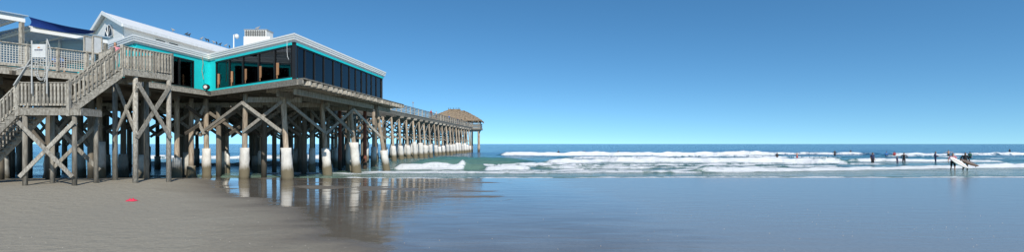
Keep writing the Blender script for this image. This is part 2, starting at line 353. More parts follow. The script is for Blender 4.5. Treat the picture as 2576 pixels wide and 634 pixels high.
# gabled upper storey
GA = T0+3.25*D2; hw = 2.3; RL = 14.4; OV = .28; ZE, ZR = 9.55, 10.85
def gp(s, l): return GA+s*D2+l*D1
m = MB(); a, c = gp(-hw+.35,0), gp(hw-.35,0); zc = ZE+(ZR-ZE)*.35/hw-.12
m.add([P(a,8.68),P(c,8.68),P(c,zc),P(GA,ZR-.12),P(a,zc)], [(0,1,2,3,4)]); m.build('gable_wall', siding, rest)
for s in (-hw+.35, hw-.35):
    wallseg(gp(s,.03), gp(s,RL-.3), 8.68, zc-.02, siding, name='side_wall')
m = MB(); a, c = gp(-hw+.35,RL-.3), gp(hw-.35,RL-.3); m.add([P(a,8.68),P(c,8.68),P(c,zc),P(gp(0,RL-.3),ZR-.12),P(a,zc)], [(0,1,2,3,4)]); m.build('gable_wall', siding, rest)
for sg in (-1,1):
    m = MB(); e0, e1, r0, r1 = gp(sg*hw,-OV), gp(sg*hw,RL), gp(0,-OV), gp(0,RL)
    m.add([P(e0,ZE),P(e1,ZE),P(r1,ZR),P(r0,ZR),P(e0,ZE-.1),P(e1,ZE-.1),P(r1,ZR-.1),P(r0,ZR-.1)], [(0,1,2,3),(4,7,6,5),(0,4,5,1),(1,5,6,2),(2,6,7,3),(3,7,4,0)])
    m.build('gable_roof', roofwhite, rest)
    MB().beam(P(gp(sg*(hw+.01),-OV-.03),ZE-.08), P(gp(0,-OV-.03),ZR-.08), .05, .22).build('barge_board', white, rest)
    MB().beam(P(gp(sg*(hw+.02),-OV),ZE-.09), P(gp(sg*(hw+.02),RL),ZE-.09), .05, .18).build('eave_gutter', slat_white, rest)
# half round window in the gable
wc = gp(-.42,-.06); dd = D2.normalized(); pts = [(math.cos(t)*.72, math.sin(t)*.72) for t in ls(0, math.pi, 15)]
nrm = Vector((-dd.y, dd.x))*-1
if nrm.y > 0: nrm = -nrm
AZ0 = 9.2
def gpt(u, z, o): q = wc+dd*u+nrm*o; return P(q, z)
m = MB(); m.add([gpt(u*1.16,AZ0+v*1.16-.06,.03) for u,v in pts], [tuple(range(15))]); af = m.build('arched_window', slat_white, rest)
m = MB(); m.add([gpt(u,AZ0+v,.04) for u,v in pts], [tuple(range(15))]); m.build('pane', black_frame, af)
m = MB(); m.beam(gpt(0,AZ0,.06), gpt(0,AZ0+.68,.06), .03, .03); m.beam(gpt(-.47,AZ0+.47,.06), gpt(.0,AZ0,.06), .025, .03); m.beam(gpt(.47,AZ0+.47,.06), gpt(.0,AZ0,.06), .025, .03); m.build('glazing_bar', white, af)
for x in (385, 420):
    s0 = gp(-hw+.35,0); sl = s_d1(s0, x); q = s0+sl*D1
    m = MB(); m.beam(P(q,9.02)+Vector((.08,0,0)), P(q+.95*D1,9.02)+Vector((.08,0,0)), .05, .56); f = m.build('window', white, rest)
    MB().beam(P(q+.08*D1,9.02)+Vector((.115,0,0)), P(q+.87*D1,9.02)+Vector((.115,0,0)), .03, .44).build('pane', black_frame, f)
# birds on the ridge
gi = 0
for x in (436,470,478,508,517,527,538,547,556,566,577):
    s = s_d1(GA, x); q = gp(0, s)
    bird((q.x+random.uniform(-.08,.08), q.y, ZR+.02), random.choice((0,3.1,1.2,-1.3)), 'dark bird perched in the line along the white gable roof ridge', bird_dark if gi%3 else bird_grey, 'birds along the gable roof', .75); gi += 1

# rooftop equipment
AY = 34.6; ac = at(656,100,AY); u = thing('air_conditioner', 'large white rooftop cooling unit with slatted grille above the glass wing', 'air conditioner', (ac.x, AY, 8.68))
MB().box((ac.x,AY,9.12),(1.75,1.1,.88)).build('base_cabinet', hvac_mat, u)
MB().box((ac.x-.12,AY,9.78),(1.46,.95,.438)).build('fan_housing', hvac_mat, u)
MB().box((ac.x-.12,AY,10.03),(1.54,1.0,.06)).build('top_cover', metal_grey, u)
g = MB()
for i in range(9): g.box((ac.x-.72+i*.15,AY-.49,9.78),(.05,.03,.38))
for z in (9.66,9.78,9.90): g.box((ac.x-.12,AY-.52,z),(1.38,.02,.03))
g.build('grille', grille_dark, u)
bird((ac.x-.2,AY,10.06), .4, 'bird standing on top of the rooftop cooling unit', bird_grey, None, .75)
cm = thing('security_camera', 'small white security camera on a short roof pole beside the gable roof end', 'camera', (px(588,37), 37, 8.68))
cx = px(588,37); MB().cyl((cx,37,8.68),(cx,37,10.3),.045,.04,8).build('pole', slat_white, cm); MB().beam((cx,37,10.3),(cx+.35,36.8,10.3),.05,.05).build('bracket', slat_white, cm)
MB().lathe([((cx+.33,36.8,9.98),.06),((cx+.33,36.8,10.06),.13),((cx+.33,36.8,10.2),.15),((cx+.33,36.8,10.29),.1)],10).build('dome', c_white, cm, True)

# chairs behind the glass
def chair(p, yaw, label):
    o = thing('rattan_chair', label, 'chair', P(p,6.03))
    R = Matrix.Rotation(yaw,3,'Z'); B = P(p,6.03)
    def w(x,y,z): return B+R@Vector((x,y,z))
    MB().box(w(0,0,.45),(.52,.52,.07),R).build('seat', rattan, o)
    MB().box(w(0,.24,.82),(.5,.05,.66),R).build('backrest', rattan, o)
    for sx in (-1,1):
        for sy in (-1,1): MB().beam(w(sx*.22,sy*.22,0), w(sx*.22,sy*.22,.415), .05, .05).build('leg', rattan, o)
        MB().beam(w(sx*.27,-.22,.68), w(sx*.27,.2,.68), .05, .05).build('armrest', rattan, o)
for x, lab in ((562,'rattan chair behind the leftmost pane of the glass wing front'),(596,'rattan chair behind the second pane of the glass wing front'),(634,'rattan chair behind the middle pane of the glass wing front'),(672,'rattan chair behind the fourth pane of the glass wing front'),(716,'rattan chair behind the pane nearest the glass wing corner')):
    q = K+s_d2(K,x)*D2; chair((q.x-.38, q.y+.62), random.uniform(2.2,3.6), lab)
q = T0+s_d1(T0,466)*D1; bx = thing('wooden_cabinet','orange brown cabinet standing behind the windows of the teal wall','cabinet',(q.x-.7,q.y+.4,6.03))
MB().box((q.x-.7,q.y+.4,6.53),(.7,.7,1.0)).build('body', rattan, bx); MB().box((q.x-.7,q.y+.4,7.06),(.78,.78,.06)).build('top', rattan, bx)

# ------------------------------------------------------------------ restaurant deck
C0 = Vector((-11.45,28.15)); C2 = Vector((-20.75,35.25)); C3 = Vector((-21.26,28.2)); C1 = C0+19*D1
deck_poly = [C3, C2, C0, C1, (-17.2,47.6), (-16.5,62), (-34,62), (-46,45), (-33,23.6), (-24.0,23.6)]
dk = thing('restaurant_deck', 'timber deck carrying the restaurant with projecting joist ends along its seaward side', 'deck', (-20,36,5.2))
MB().prism(deck_poly, 5.93, 6.0).build('decking', wood_grey, dk)
def rim(p, q, z0=5.64, z1=5.92, ins=.03, mat=wood_light):
    MB().beam(P(p,(z0+z1)/2), P(q,(z0+z1)/2), .09, z1-z0).build('rim_board', mat, dk)
rim(C3,C2); rim(C2,C0+.05*D2); rim(C0+Vector((-.45,.25)),C1+Vector((-.45,0))); rim((-24.0,23.65),C3); rim((-24.0,23.65),(-33,23.65)); rim(C1,(-17.2,47.6))
for s in ar(.5, 19, .72):
    p = C0+s*D1; ln = min(4.5, 1.1*s); MB().beam(P(p+Vector((.16,0)),5.74), P(p+Vector((-ln,ln*.08)),5.74), .11, .24).build('joist', wood_light, dk)
for ins, z in ((1.3,5.42),(2.9,5.42)):
    MB().beam(P(C0+Vector((-ins,.9+ins*.8)),z), P(C1+Vector((-ins,-.2)),z), .2, .34).build('stringer', wood_grey, dk)
MB().beam((-13.7,33.25,5.2),(-17.3,33.25,5.2),.3,.34).build('cap_beam', wood_grey, dk)
for Y in (37.6,41.5,46,51,56,60.5):
    xr = -14.4+.08*(Y-33) if Y < 46 else -17.5
    MB().beam((xr+.6,Y-.02,5.2),(-34,Y+.6,5.2),.3,.34).build('cap_beam', wood_grey, dk)
for Xj in ar(-33,-15,1.25):
    y0 = 34 if Xj > -21 else 29.5
    if Xj > -21: y0 = max(y0, 28.15+(-11.45-Xj)/1.31+.6)
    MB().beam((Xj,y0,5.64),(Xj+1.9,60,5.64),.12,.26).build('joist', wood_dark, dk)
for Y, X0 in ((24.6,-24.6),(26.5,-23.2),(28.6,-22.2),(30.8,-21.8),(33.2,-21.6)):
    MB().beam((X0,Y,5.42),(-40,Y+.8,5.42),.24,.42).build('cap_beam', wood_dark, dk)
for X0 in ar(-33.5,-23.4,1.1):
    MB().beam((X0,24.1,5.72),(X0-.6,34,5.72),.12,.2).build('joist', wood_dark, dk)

# ------------------------------------------------------------------ sand height
def sst(x): x = np.clip(x,0,1); return x*x*(3-2*x)
def sandz(X, Y):
    X = np.asarray(X,float); Y = np.asarray(Y,float)
    z = -.028*np.clip(Y-33.8,0,40)
    z = z+.40*sst((-X-14.5)/6)*sst((35-Y)/9)
    return z

# ------------------------------------------------------------------ piles
def pile(x, y, tx=None, top=5.05, r=.16, jt=None, jr=.33, wood=pile_wood, conc=concrete, label='', group=None):
    tx = x if tx is None else tx; z0 = float(sandz(x,y))-.15
    o = thing('pier_pile', label, 'pile', (x,y,z0), group)
    def axis(z): t = (z-z0)/(top-z0); return Vector((x+(tx-x)*t, y, z))
    zs = ls(z0, top, 7); MB().lathe([(axis(z), r*(1.08-.16*i/6)) for i, z in enumerate(zs)], 11, .05).build('timber_shaft', wood, o, True)
    if jt:
        zz = ls(z0, jt, 7); MB().lathe([(axis(z), jr*(1.10-.03*i+random.uniform(-.07,.07))) for i, z in enumerate(zz)], 14, .06).build('concrete_jacket', conc, o, True)
    return o
FR = [ # x px, foot y, top x px, jacket top, label
 (724,452,712,2.05,.34,'front pile with a tall bright white concrete jacket under the glass wing corner'),
 (614,450,618,2.05,.29,'front pile with white jacket, one bay left of the wing corner pile'),
 (520,443,518,1.98,.29,'slim white jacketed front pile under the deck notch'),
 (825,441,808,1.98,.32,'leaning white jacketed pile, first seaward of the corner pile'),
 (898,436,880,2.42,.35,'leaning pile with a thick pale jacket, second seaward of the corner pile'),
 (975,430,946,1.75,.31,'strongly leaning pile at the outermost seaward edge of the restaurant deck')]
pos = {}
for x, y, tx, jt, jr, lab in FR:
    Y = 2916/(y-362); X = px(x,Y); TX = px(tx,Y); pos[x] = (X,Y,TX); pile(X,Y,TX,5.6,.165,jt,jr,label=lab)
for x, y, jt, jr, wd, lab in ((785,432,1.95,.26,pile_wood,'straight pile with slim white jacket behind the first leaning pile'),(877,430,2.3,.23,pile_wood,'half hidden pale jacketed pile behind the thick jacketed leaning pile'),(445,446,1.35,.30,pile_wood,'short jacketed pile beside the upper stair landing'),(481,444,.75,.28,pile_wood,'pile with a very low stained jacket between two taller jacketed piles'),(855,428,None,0,pile_red,'rust red bare pile behind the leaning piles'),(918,426,None,0,pile_red,'rust red bare pile beside the outermost leaning pile'),(250,451,2.45,.33,pile_wood,'pile with the tallest tapered white jacket, behind the upper stair flight'),(690,436,None,0,pile_dark,'dark bare pile just left of the wing corner pile'),(765,430,1.5,.26,pile_dark,'dark pile with a short grey jacket right of the corner pile'),(658,434,1.75,.25,pile_wood,'pale jacketed pile set back between the two front piles'),(745,428,1.9,.25,pile_wood,'pale jacketed pile set back behind the corner pile'),(940,420,2.0,.28,pile_wood,'pale jacketed pile set back beside the outermost leaning pile'),(570,437,1.6,.24,pile_wood,'slim pale jacketed pile set back between the notch pile and its right neighbour'),(845,422,1.9,.26,pile_wood,'slim pale jacketed pile set back behind the first leaning pile')):
    Y = 2916/(y-362); pile(px(x,Y),Y,None,5.5,.16,jt,jr,wd,label=lab)
G1 = 'bare dark piles in the shade under the restaurant'
k = 0
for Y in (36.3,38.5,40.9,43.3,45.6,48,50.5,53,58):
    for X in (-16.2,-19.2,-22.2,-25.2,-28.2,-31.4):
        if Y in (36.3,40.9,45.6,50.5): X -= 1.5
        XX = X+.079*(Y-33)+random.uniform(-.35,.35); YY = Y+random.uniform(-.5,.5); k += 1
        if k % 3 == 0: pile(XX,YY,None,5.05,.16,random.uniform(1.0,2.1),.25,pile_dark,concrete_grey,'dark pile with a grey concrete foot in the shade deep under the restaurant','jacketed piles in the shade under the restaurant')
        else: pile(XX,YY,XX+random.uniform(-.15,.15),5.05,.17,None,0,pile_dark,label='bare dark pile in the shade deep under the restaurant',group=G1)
k = 0
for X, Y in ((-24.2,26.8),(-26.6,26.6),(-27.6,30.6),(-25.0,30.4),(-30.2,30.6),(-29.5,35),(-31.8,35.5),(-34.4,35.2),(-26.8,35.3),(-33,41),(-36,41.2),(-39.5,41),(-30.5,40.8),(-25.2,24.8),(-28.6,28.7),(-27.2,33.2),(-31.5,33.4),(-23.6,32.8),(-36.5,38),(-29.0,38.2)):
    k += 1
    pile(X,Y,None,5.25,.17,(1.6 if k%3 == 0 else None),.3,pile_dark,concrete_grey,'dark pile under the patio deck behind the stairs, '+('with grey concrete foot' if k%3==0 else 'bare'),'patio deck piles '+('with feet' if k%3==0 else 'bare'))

# ------------------------------------------------------------------ cross braces
def brace(a, c, z0, z1, label, mat=wood_light, group=None, w=.07, h=.2, both=True, off=.2):
    a = Vector(a); c = Vector(c); d = (c-a).normalized(); n = Vector((d.y,-d.x))
    if n.y > 0: n = -n
    o = thing('cross_brace', label, 'brace', P((a+c)/2, z0), group)
    e = n*off; MB().beam(P(a+e,z0), P(c+e,z1), w, h).build('brace_board', mat, o)
    if both: e = n*(off+.075); MB().beam(P(a+e,z1), P(c+e,z0), w, h).build('brace_board', mat, o)
def tp(x): return Vector((pos[x][2]*.75+pos[x][0]*.25, pos[x][1]))
brace(tp(614),tp(724),3.1,5.0,'crossed pale boards between the wing corner pile and its left neighbour')
brace(tp(520),tp(614),3.2,5.0,'single pale diagonal board left of the corner bay, under the deck notch',both=False)
brace(tp(724),tp(825),5.0,3.1,'long pale diagonal board running seaward down from the wing corner pile',both=False)
brace(tp(825),tp(898),3.0,5.0,'crossed boards between the first two leaning piles')
brace(tp(898),tp(975),5.0,2.9,'diagonal board down to the outermost leaning pile',both=False)
brace((-22.4,35.9),tp(520),3.0,5.0,'crossed boards near the stair landing under the teal wall')
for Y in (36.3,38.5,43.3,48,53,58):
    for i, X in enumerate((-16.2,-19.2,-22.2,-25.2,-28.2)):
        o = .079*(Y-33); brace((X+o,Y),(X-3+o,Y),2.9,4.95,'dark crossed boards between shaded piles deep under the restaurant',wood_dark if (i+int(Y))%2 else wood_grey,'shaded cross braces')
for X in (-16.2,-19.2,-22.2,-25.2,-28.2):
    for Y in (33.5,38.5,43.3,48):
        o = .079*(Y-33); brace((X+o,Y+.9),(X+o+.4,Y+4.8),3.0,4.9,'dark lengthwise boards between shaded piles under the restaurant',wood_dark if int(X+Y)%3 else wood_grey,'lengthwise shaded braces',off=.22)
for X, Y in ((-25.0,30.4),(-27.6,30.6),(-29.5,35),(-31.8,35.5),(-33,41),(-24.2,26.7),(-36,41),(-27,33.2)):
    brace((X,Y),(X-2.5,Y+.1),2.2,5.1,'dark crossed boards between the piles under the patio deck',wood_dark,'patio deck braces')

# ------------------------------------------------------------------ stairs
def railing(parent, p, q, zp, zq, h=1.05, mat=wood_light, spacing=.155, ends=(1,1), name='handrail', cap=.15):
    p = V2(p); q = V2(q); d = q-p; n = max(2, int(d.length/spacing))
    MB().beam(P(p,zp+h), P(q,zq+h), cap, .05).build('handrail', mat, parent)
    MB().beam(P(p,zp+h-.09), P(q,zq+h-.09), .05, .11).build('upper_rail', mat, parent)
    MB().beam(P(p,zp+.15), P(q,zq+.15), .05, .10).build('lower_rail', mat, parent)
    off = wloc(parent); b0 = MB().box(off+Vector((0,0,(h-.1)/2+.02)), (.075,.055,h-.14)).build('baluster', mat, parent)
    dn = d.normalized(); nn = Vector((dn.y,-dn.x))*.055; nn = -nn if nn.y > 0 else nn
    for i in range(n):
        t = (i+.5)/n; c = p+d*t+nn; loc = P(c, zp+(zq-zp)*t+.06)-off
        if i == 0: b0.location = loc
        else: dup(b0, loc)
    for e, pt, z in ((ends[0],p,zp),(ends[1],q,zq)):
        if e: MB().box(P(pt,z+h/2-.15),(.13,.13,h+.45)).build('post', mat, parent)
LZ = 3.95
la, lb = Vector((-22.2,23.0)), Vector((-19.55,23.15)); lc, ld = Vector((-19.75,24.6)), Vector((-22.4,24.6))
lo = thing('stair_landing', 'lower stair landing of weathered timber on tall braced posts at the left', 'landing', (-21,23.8,float(sandz(-21,23.8))))
MB().prism([la,lb,lc,ld], LZ-.05, LZ).build('floor', wood_light, lo)
MB().beam(P(la,LZ-.2), P(lb,LZ-.2), .09, .28).build('rim_board', wood_light, lo); MB().beam(P(lb,LZ-.2), P(lc,LZ-.2), .09, .28).build('rim_board', wood_light, lo); MB().beam(P(la,LZ-.2), P(ld,LZ-.2), .09, .28).build('rim_board', wood_light, lo)
fb = Vector((-20.0,23.3)); ft = Vector((-18.95,24.9)); wd = Vector((-.84,.55))*1.1
railing(lo, la, (-20.0,23.1), LZ, LZ, 1.15)
for i, (a, x) in enumerate(((la,.25),(lb,-.3),(lc,-.3),(ld,.25))):
    z = float(sandz(a.x,a.y)); MB().cyl(P(a+Vector((x,.08)),z-.2), P(a+Vector((x,.08)),LZ-.06), .10, .095, 9).build('leg', wood_grey, lo, True)
for z0, z1, yo in ((.8,3.3,-.08),(3.3,.8,-.15)):
    MB().beam(P(la+Vector((.15,yo)),z0), P(lb+Vector((-.2,yo)),z1), .05, .17).build('brace_board', wood_light, lo)
for z0, z1, yo in ((1.0,3.3,.1),(3.3,1.0,.17)):
    MB().beam(P(ld+Vector((.15,yo)),z0), P(lc+Vector((-.2,yo)),z1), .05, .17).build('brace_board', wood_grey, lo)
def flight(label, pb, pt_, zb, zt, w, n):
    pb = V2(pb); pt_ = V2(pt_); w = V2(w); o = thing('stair_flight', label, 'stairs', P(pb,zb))
    for e in (Vector((0,0)), w):
        MB().beam(P(pb+e,zb-.05), P(pt_+e,zt-.2), .06, .3).build('stringer', wood_light, o)
        railing(o, pb+e, pt_+e, zb+.12, zt, 1.05, ends=(0,0))
    for i in range(n):
        t = (i+.5)/n; c = pb+(pt_-pb)*t; z = zb+(zt-zb)*(i+1)/(n+.5); d = (pt_-pb).normalized()*.15
        m = MB(); m.add([P(c-d-w*.04,z-.03),P(c+d-w*.04,z-.03),P(c+d+w*.96,z-.03),P(c-d+w*.96,z-.03),P(c-d-w*.04,z+.02),P(c+d-w*.04,z+.02),P(c+d+w*.96,z+.02),P(c-d+w*.96,z+.02)], [(0,3,2,1),(4,5,6,7),(0,1,5,4),(1,2,6,5),(2,3,7,6),(3,0,4,7)]); m.build('tread', wood_light, o)
flight('upper stair flight climbing from the lower landing to the upper landing', fb, ft, LZ, 6.0, wd, 11)
flight('lower stair flight descending out of view at the left edge', (-25.4,22.95), (-22.25,23.05), .55, LZ, (0,1.3), 17)
Lp, Rp = Vector((-18.95,24.9)), Vector((-18.15,27.3)); Rb, Lb = Vector((-21.15,28.1)), Vector((-21.6,26.9))
up = thing('stair_landing', 'upper stair landing with a slatted railing on crossed posts, joining the teal building', 'landing', (-19.5,26.5,float(sandz(-19.5,26.5))))
MB().prism([Lp,Rp,Rb,Lb], 6.003, 6.05).build('floor', wood_light, up)
MB().beam(P(Lp,5.86), P(Rp,5.86), .1, .28).build('rim_board', wood_light, up); MB().beam(P(Rp,5.86), P(Rb,5.86), .1, .28).build('rim_board', wood_light, up); MB().beam(P(Lp,5.86), P(Lb,5.86), .1, .28).build('rim_board', wood_light, up)
railing(up, Lp, Rp, 6.0, 6.0, 1.12); railing(up, Rp, Rb, 6.0, 6.0, 1.12, ends=(0,1)); railing(up, ft+wd, Lb, 6.0, 6.0, 1.12)
lg = [Lp+Vector((.12,.7)), Rp+Vector((-.05,-.15)), Lp+Vector((-1.6,1.6)), Rp+Vector((-1.7,.5))]
for a in lg:
    z = float(sandz(a.x,a.y)); MB().cyl(P(a,z-.2), P(a,5.72), .125, .11, 9).build('leg', wood_light if a.x > -19.3 else wood_grey, up, True)
def bb(a, c, z0, z1, o): MB().beam(P(V2(a)+Vector((.14,-.1))*o,z0), P(V2(c)+Vector((.14,-.1))*o,z1), .06, .19).build('brace_board', wood_light, up)
bb(lg[0],lg[1],2.6,5.4,1); bb(lg[0],lg[1],5.4,2.6,1.5); bb(lg[2],lg[0],5.5,2.7,.9); bb(lg[2],lg[0],3.0,5.2,1.4)

# ------------------------------------------------------------------ patio on the left
pr = thing('patio_railing', 'patio deck railing with grey wire lattice behind the stairs', 'railing', (-22.6,25.8,6.0))
pa, pb_ = Vector((-24.05,23.75)), Vector((-21.5,27.6))
for t in (0,.25,.5,.75,1): MB().box(P(pa+(pb_-pa)*t,6.6),(.12,.12,1.2)).build('post', wood_light, pr)
MB().beam(P(pa,7.15), P(pb_,7.15), .16, .05).build('handrail', wood_light, pr); MB().beam(P(pa,6.12), P(pb_,6.12), .05, .12).build('lower_rail', wood_light, pr)
m = MB()
for t in ls(.01,.99,46): q = pa+(pb_-pa)*t; m.beam(P(q,6.18), P(q,7.08), .022, .022)
for z in ar(6.2,7.1,.11): m.beam(P(pa,z), P(pb_,z), .022, .022)
m.build('lattice_panel', lattice_mat, pr)
# slatted patio roofs: a higher one at the frame edge and a lower one behind the sail
e0, e1 = Vector((-25.2,23.4)), Vector((-22.6,29.2))
def patio_roof(label, t0, t1, z, posts, nsl):
    a, c = e0+(e1-e0)*t0, e0+(e1-e0)*t1
    pg = thing('patio_roof', label, 'roof', P((a+c)/2,6.0))
    for t in posts: q = a+(c-a)*t; MB().box(P(q,(6.0+z)/2),(.15,.15,z-6.0)).build('post', wood_light, pg)
    MB().beam(P(a,z+.11), P(c,z+.11), .12, .2).build('beam', white, pg)
    MB().prism([a+Vector((.2,-.05)), c+Vector((.2,0)), c+Vector((-5.6,3.4)), a+Vector((-6.4,3.2))], z+.33, z+.37).build('roof_sheet', sheet_mat, pg)
    for i in range(nsl):
        o = Vector((-.42*i-.1,.25*i)); MB().beam(P(a+o,z+.27), P(c+o,z+.27), .06, .06).build('slat', slat_white, pg)
    for t in (.04,.5,.96):
        q = a+(c-a)*t; MB().beam(P(q,z+.16), P(q+Vector((-5.4,3.2)),z+.16), .06, .10).build('rafter', slat_white, pg)
patio_roof('higher slatted white patio roof at the left edge of the view', -.25, .36, 8.42, (.45,.97), 13)
patio_roof('lower slatted white patio roof below the navy shade sail', .40, .93, 8.02, (.98,), 13)
# inner wall of the patio bar, set back under the roofs
pw = thing('patio_wall', 'blue grey wall with a teal base set back under the patio roof behind the lattice railing', 'wall', (-26.6,29.4,6.0))
p0_, p1_ = Vector((-23.4,28.7)), Vector((-33.5,30.7))
MB().beam(P(p0_,6.45), P(p1_,6.45), .12, .9).build('base_panel', teal, pw); MB().beam(P(p0_,7.6), P(p1_,7.6), .12, 1.396).build('siding_panel', blue_siding, pw)
for t in (0,.22,.44,.66,.88): MB().box(P(p0_+(p1_-p0_)*t+Vector((0,-.12)),7.15),(.12,.12,2.28)).build('post', slat_white, pw)
MB().beam(P(p0_+Vector((0,-.25)),6.98), P(p1_+Vector((0,-.25)),6.98), .4, .06).build('counter', wood_light, pw)
# navy shade sail
m = MB(); A, B, C_, D_ = at(72,42,25.0), at(240,78,27.9), at(214,86,27.7), at(74,64,25.1)
n = 14; vs = []
for i in range(n+1):
    t = i/n; a = A.lerp(B,t); c = D_.lerp(C_,t); sag = .07*math.sin(math.pi*t)
    for j in range(5): q = a.lerp(c,j/4); q.z -= sag*(1-.35*math.sin(math.pi*j/4)); q.y += .12*math.sin(math.pi*j/4); vs.append(q)
m.add(vs, [(i*5+j,i*5+j+1,i*5+5+j+1,i*5+5+j) for i in range(n) for j in range(4)]); tag(m.build('shade_sail', navy, None, True), 'navy blue canvas shade sail stretched above the patio', 'shade sail')
# pale wind screens above the stairs
ws = thing('wind_screen', 'pale framed screen panels standing on the deck above the stairs', 'screen', at(230,140,26.9))
for x0, x1 in ((212,232),(234,256)):
    a, c = at(x0,0,26.6), at(x1,0,27.0)
    f = MB(); f.beam(P(a,6.0),P(a,8.0),.06,.06); f.beam(P(c,6.0),P(c,8.0),.06,.06); f.beam(P(a,8.0),P(c,8.0),.06,.06); f.beam(P(a,7.1),P(c,7.1),.06,.06); fo = f.build('frame', wood_light, ws)
    MB().beam(P(a.lerp(c,.1),7.55),P(a.lerp(c,.9),7.55),.02,.84).build('panel', sign_face, fo)
# sign with sculpture ring
sg = thing('sign_board', 'pale sign with a small orange emblem on a curved grey frame beside the lower landing', 'sign', (px(98,22.85),22.85,5.1))
def sp(x,y): return at(x,y,22.85)
m = MB()
for x in (80,118): m.cyl(sp(x,236),sp(x,102),.03,.03,8)
m.build('post', sign_grey, sg)
MB().box((sp(99,0).x,22.85,sp(0,128).z),(.60,.05,.60)).build('panel', sign_face, sg)
m = MB(); c = sp(99,121); m.add([c+Vector((math.cos(t)*.06,-.035,math.sin(t)*.05)) for t in ls(0,math.pi,10)], [tuple(range(10))]); m.build('emblem', orange, sg)
m = MB()
for i in range(9): m.box((sp(89+i*2.4,0).x,22.818,sp(0,126).z),(.025,.01,.04+.015*(i%2)))
m.build('lettering', inkblue, sg)
def ring(cx_, cy_, rx, rz, name):
    m = MB(); pts = [sp(cx_,cy_)+Vector((math.cos(t)*rx,0,math.sin(t)*rz)) for t in ls(0,2*math.pi,22)]
    for i in range(21): m.cyl(pts[i],pts[i+1],.02,.02,6)
    return m.build(name, sign_grey, sg, True)
ring(104,174,.28,.5,'ring'); ring(104,180,.17,.34,'ring')
m = MB(); pts = [sp(118,98),sp(126,120),sp(128,150),sp(120,180),sp(112,205)]
for i in range(4): m.cyl(pts[i],pts[i+1],.022,.022,6)
m.build('curved_bar', sign_grey, sg)
m = MB(); m.beam(sp(36,215),sp(78,150),.05,.10,(0,-1,0)); m.beam(sp(40,175),sp(78,165),.05,.06,(0,-1,0)); m.build('side_brace', sign_grey, sg)
# people on the decks
person('person in a pink top standing at the back of the upper landing', (px(290,26.5),26.5,6.05), 20, 1.6, 'bentarm', skin1, [('shirt',c_pink),('shorts',c_white)], hair_b)
st = thing('patio_chair','dark patio chair under the seated visitor behind the lattice','chair',(px(146,27.6),27.6,6.0)); q = Vector((px(146,27.6),27.6,6.0))
MB().box(q+Vector((0,0,.42)),(.5,.5,.06)).build('seat', c_black, st); MB().box(q+Vector((0,.26,.8)),(.5,.05,.6)).build('backrest', c_black, st)
for sx in (-.2,.2):
    for sy in (-.2,.2): MB().beam(q+Vector((sx,sy,0)),q+Vector((sx,sy,.39)),.04,.04).build('leg', c_black, st)
person('seated visitor in a blue shirt behind the patio lattice', (q.x,q.y,6.0-.37), 60, 1.7, 'sit', skin1, [('shirt',c_blue),('shorts',c_navy)], hair_d)
# round lamp, cord and cable
fl = thing('flood_light','round black and white lamp fixed at the deck notch','lamp',(px(519,34.6),34.6,5.95)); q = Vector((px(519,34.6),34.6,6.2))
MB().cyl(q+Vector((0,.1,0)),q+Vector((0,-.1,0)),.2,.2,14).build('housing', c_black, fl,); MB().cyl(q+Vector((0,-.101,0)),q+Vector((0,-.12,0)),.12,.12,14).build('lens', c_white, fl); MB().box(q+Vector((0,.05,-.22)),(.06,.06,.1)).build('bracket', c_black, fl)
m = MB(); pts = [at(509,142,34.9),at(511,160,34.9),at(508,178,34.9),at(512,200,34.9)]
for i in range(3): m.cyl(pts[i],pts[i+1],.018,.018,6)
m.build('hanging_cord', rattan, rest)
m = MB(); q = K+Vector((-.25,-.35)); pts = [P(q,8.3),P(q,7.6),P(q+Vector((.02,0)),7.35),P(q+Vector((.09,0)),7.15)]
for i in range(3): m.cyl(pts[i],pts[i+1],.010,.010,6)
m.build('hanging_cable', c_white, rest)

# ------------------------------------------------------------------ long pier
def pl(Y): return -16.1+.079*(Y-63.4)
PD = 6.8
wk = thing('pier_walkway', 'long timber walkway of the pier running out to sea', 'walkway', (pl(95)-2.5,95,6.2))
MB().prism([(pl(47.7),47.7),(pl(147),147),(pl(147)-5,147),(pl(47.7)-5,47.7)], PD-.08, PD).build('planking', wood_light, wk)
for o in (-.12,-2.5,-4.88): MB().beam((pl(47.8)+o,47.8,PD-.33),(pl(146.9)+o,146.9,PD-.33),.16,.48).build('stringer', wood_grey, wk)
rl = thing('pier_railing', 'timber railing along the right side of the long pier walkway', 'railing', (pl(95),95,PD))
rl2 = thing('pier_railing', 'timber railing along the far left side of the long pier walkway', 'railing', (pl(95)-5,95,PD))
for rr, o in ((rl,-.08),(rl2,-4.92)):
    MB().beam((pl(48)+o,48,PD+1.08),(pl(134)+o,134,PD+1.08),.22,.06).build('handrail', wood_light, rr)
    for z in (.22,.44,.66,.88): MB().beam((pl(48)+o,48,PD+z),(pl(134)+o,134,PD+z),.05,.13).build('rail', wood_light, rr)
    off = wloc(rr); p0 = MB().box(off+Vector((0,0,.5)),(.12,.12,1.1)).build('post', wood_light, rr)
    for i, Y in enumerate(ar(48.5,134,2.3)):
        l = Vector((pl(Y)+o+.09*(1 if o > -1 else -1),Y,PD))-off
        if i == 0: p0.location = l
        else: dup(p0, l)
i = 0
